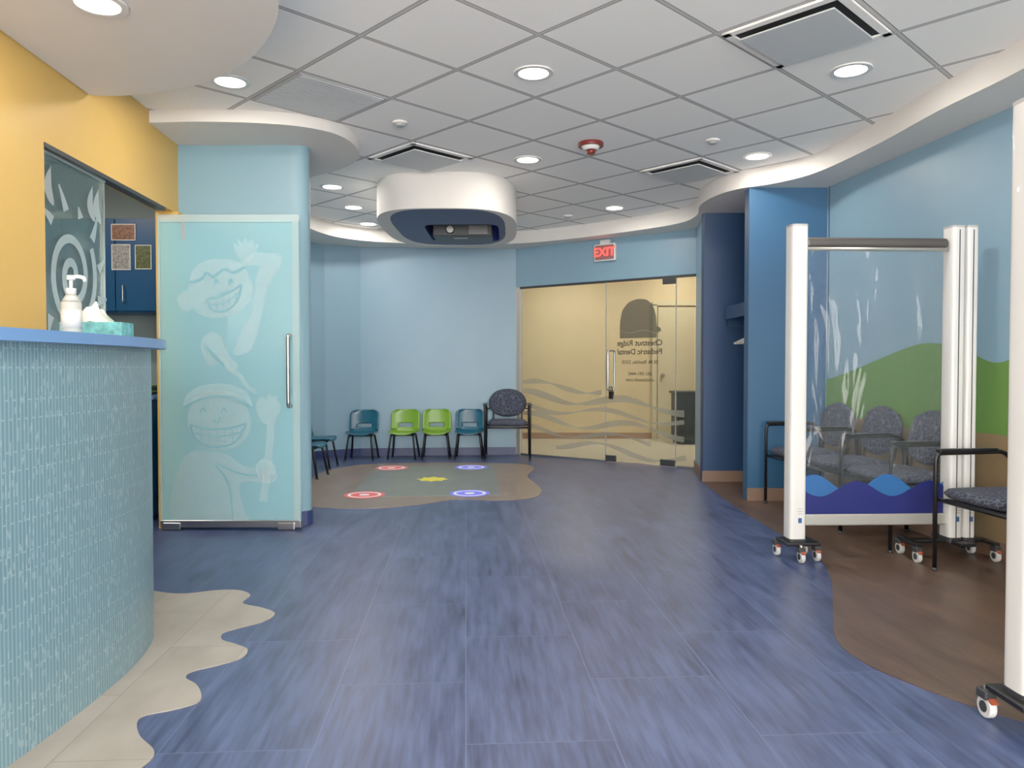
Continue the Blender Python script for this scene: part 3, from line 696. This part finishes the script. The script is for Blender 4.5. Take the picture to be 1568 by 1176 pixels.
def arm_chair(x,y,rz):
    e=empty('waiting_room_armchair',(x,y,0),rz)
    pad('seat',.50,.48,.07,m_fab,e,Matrix.Translation((0,-.01,.45)),c=.5)
    pad('backrest',.48,.36,.055,m_fab,e,Matrix.Translation((0,.235,.68))@Matrix.Rotation(math.radians(80),4,'X'),bend=-.35,c=.95)
    box('seat_pan',(0,-.01,.41),(.42,.4,.015),m_black,e)
    for s in (-1,1):
        tube('side_frame_%d'%(s+1),fillet([(s*.275,-.22,0),(s*.275,-.22,.66),(s*.275,.20,.665),(s*.265,.25,.60),(s*.275,.27,0)],.04),.0125,m_black,e)
        box('arm_cap_%d'%(s+1),(s*.275,-.03,.675),(.045,.36,.022),m_black,e,bev=.008)
        for yy in (-.22,.27): cyl('foot',(s*.275,yy,0),(s*.275,yy,.02),.016,m_dark,e)
        tube('back_upright_%d'%(s+1),fillet([(s*.18,.2,.40),(s*.18,.235,.50),(s*.17,.27,.78)],.03),.010,m_black,e)
        tube('arm_link_%d'%(s+1),[(s*.27,.245,.60),(s*.18,.25,.62)],.009,m_black,e)
    for yy in (-.2,.2): tube('seat_rail',[(-.275,yy,.40),(.275,yy,.40)],.0125,m_black,e)
for x,y,mt in ((-1.84,9.30,m_kteal),(-1.34,9.38,m_klime),(-.94,9.42,m_klime),(-.53,9.42,m_kteal)): kid_chair(x,y,math.radians(random.uniform(-3,3)),mt)
arm_chair(-.055,9.40,math.radians(0))
kid_chair(-2.17,8.52,math.radians(88),m_kteal); kid_chair(-2.12,7.82,math.radians(85),m_kteal)
ra=math.radians(-83)
for x,y in ((2.37,6.08),(2.44,5.50),(2.50,4.93),(2.62,3.99)): arm_chair(x,y,ra)
# ---------------------------------------------------------------- rolling clear partitions
def caster(e,x,y):
    cyl('wheel',(x-.012,y,.038),(x+.012,y,.038),.036,m_rub,e,bev=.004)
    cyl('hub',(x-.015,y,.038),(x+.015,y,.038),.018,m_dark,e)
    box('fork',(x,y+.005,.078),(.04,.05,.03),m_dark,e,bev=.005); box('brake',(x,y-.03,.064),(.022,.02,.008),m_orange,e,rx=.4)
    cyl('stem',(x,y,.085),(x,y,.105),.01,m_chrome,e)
def post(e,x,w,pos,wide,h=1.97,seam=True):
    pts=supel(x,0,w/2,.055,5,40)
    ribbon('post_%s'%pos,pts+[pts[0]],supel(x,0,w/2-.02,.035,5,40)+[supel(x,0,w/2-.02,.035,5,40)[0]],.10,h,m_whitepl,e,True)
    prism('post_cap_%s'%pos,supel(x,0,w/2+.001,.056,5,40),h-.006,h+.006,m_grey,e)
    prism('post_foot_%s'%pos,supel(x,0,w/2+.004,.06,5,40),.10,.13,m_dark,e)
    if seam: box('seam_%s'%pos,(x-.0,-.056,1.03),(.005,.004,1.84),m_dark,e)
    box('label_%s'%pos,(x+w*.1,-.0545,.24),(.022,.003,.03),m_wavl,e)
    for k in range(3): box('label_text_%s'%pos,(x+w*.1,-.0545,.28+.014*k),(.03,.003,.004),m_grey,e)
m_bronze=M('roller_bronze',(78,74,72),.4,.5)
def screen(loc,ang,Wd,double=True):
    e=empty('rolling_clear_partition',loc,ang)
    post(e,0,.10,'left',.1,seam=False)
    post(e,Wd-.0,.082,'right',.1); 
    if double: post(e,Wd+.084,.072,'right_outer',.1)
    box('base_left',(0.02,0,.105),(.20,.18,.02),m_black,e,bev=.006)
    for dx,dy in ((-.07,.09),(-.0,-.10),(.11,-.06),(.1,.1)): caster(e,dx,dy)
    box('base_right',(Wd-.03,0,.105),(.5,.06,.02),m_black,e,bev=.006); box('base_right_cross',(Wd+.02,0,.105),(.1,.3,.02),m_black,e,bev=.006)
    for dx,dy in ((-.25,.1),(-.27,-.12),(.18,.08),(.2,-.12)): 
        caster(e,Wd+dx,dy); box('outrigger',(Wd+dx*.98,dy/2,.105),(.04,abs(dy)+.03,.018),m_black,e,bev=.004)
    xm=Wd/2; L=Wd-.09
    box('roller_tube_housing',(xm,0,1.875),(L,.06,.06),m_bronze,e,bev=.02)
    cyl('roller_tube',(.05,0,1.845),(Wd-.04,0,1.845),.018,m_alu,e)
    vs=[];fs=[];nx=30;nz=40
    for i in range(nx+1):
        for j in range(nz+1):
            u=i/nx;v=j/nz; yy=.010*math.sin(u*7+2.2*v)*math.sin(v*math.pi)+.006*math.sin(u*17+v*9)*v
            vs.append((.055+(L-.02)*u,yy,.29+1.55*v))
    for i in range(nx):
        for j in range(nz): fs.append((i*(nz+1)+j,(i+1)*(nz+1)+j,(i+1)*(nz+1)+j+1,i*(nz+1)+j+1))
    mk('vinyl_sheet',vs,fs,m_plastic,e,True)
    def wv(nm,z0,f,mat,y):
        vs=[];fs=[];n=60
        for i in range(n+1):
            u=i/n; x=.055+(L-.02)*u; vs+=[(x,y,z0),(x,y,f(u))]
        for i in range(n): fs.append((2*i,2*i+2,2*i+3,2*i+1))
        mk(nm,vs,fs,mat,e)
    wv('printed_wave_light',.29,lambda u:.45+.055*math.cos(2*math.pi*(u*1.9-.12)),m_wavl,-.014)
    wv('printed_wave_dark',.27,lambda u:.42-.045*math.cos(2*math.pi*(u*1.9-.20)) ,m_wavd,-.017)
    box('hem_bar',(xm,0,.235),(L+.03,.035,.07),m_alu,e,bev=.008)
    return e
screen((1.68,4.50,0),math.atan2(.04,.98),.95)
screen((1.625,2.37,0),math.atan2(.03,.98),1.0)
# ---------------------------------------------------------------- world, camera
w=bpy.data.worlds.new('daylight'); S.world=w; w.use_nodes=True
bg=w.node_tree.nodes['Background']; bg.inputs[0].default_value=(1,.965,.92,1); bg.inputs[1].default_value=16.0
cam=bpy.data.cameras.new('camera'); cam.sensor_width=36; cam.lens=26.72; cam.clip_start=.05
co=bpy.data.objects.new('camera',cam); COL.objects.link(co); co.location=(0,0,1.15); co.rotation_euler=(math.radians(90-1.38),0,0)
S.camera=co
S.view_settings.view_transform='Standard'
S.view_settings.exposure=0.05
S.view_settings.gamma=1.2
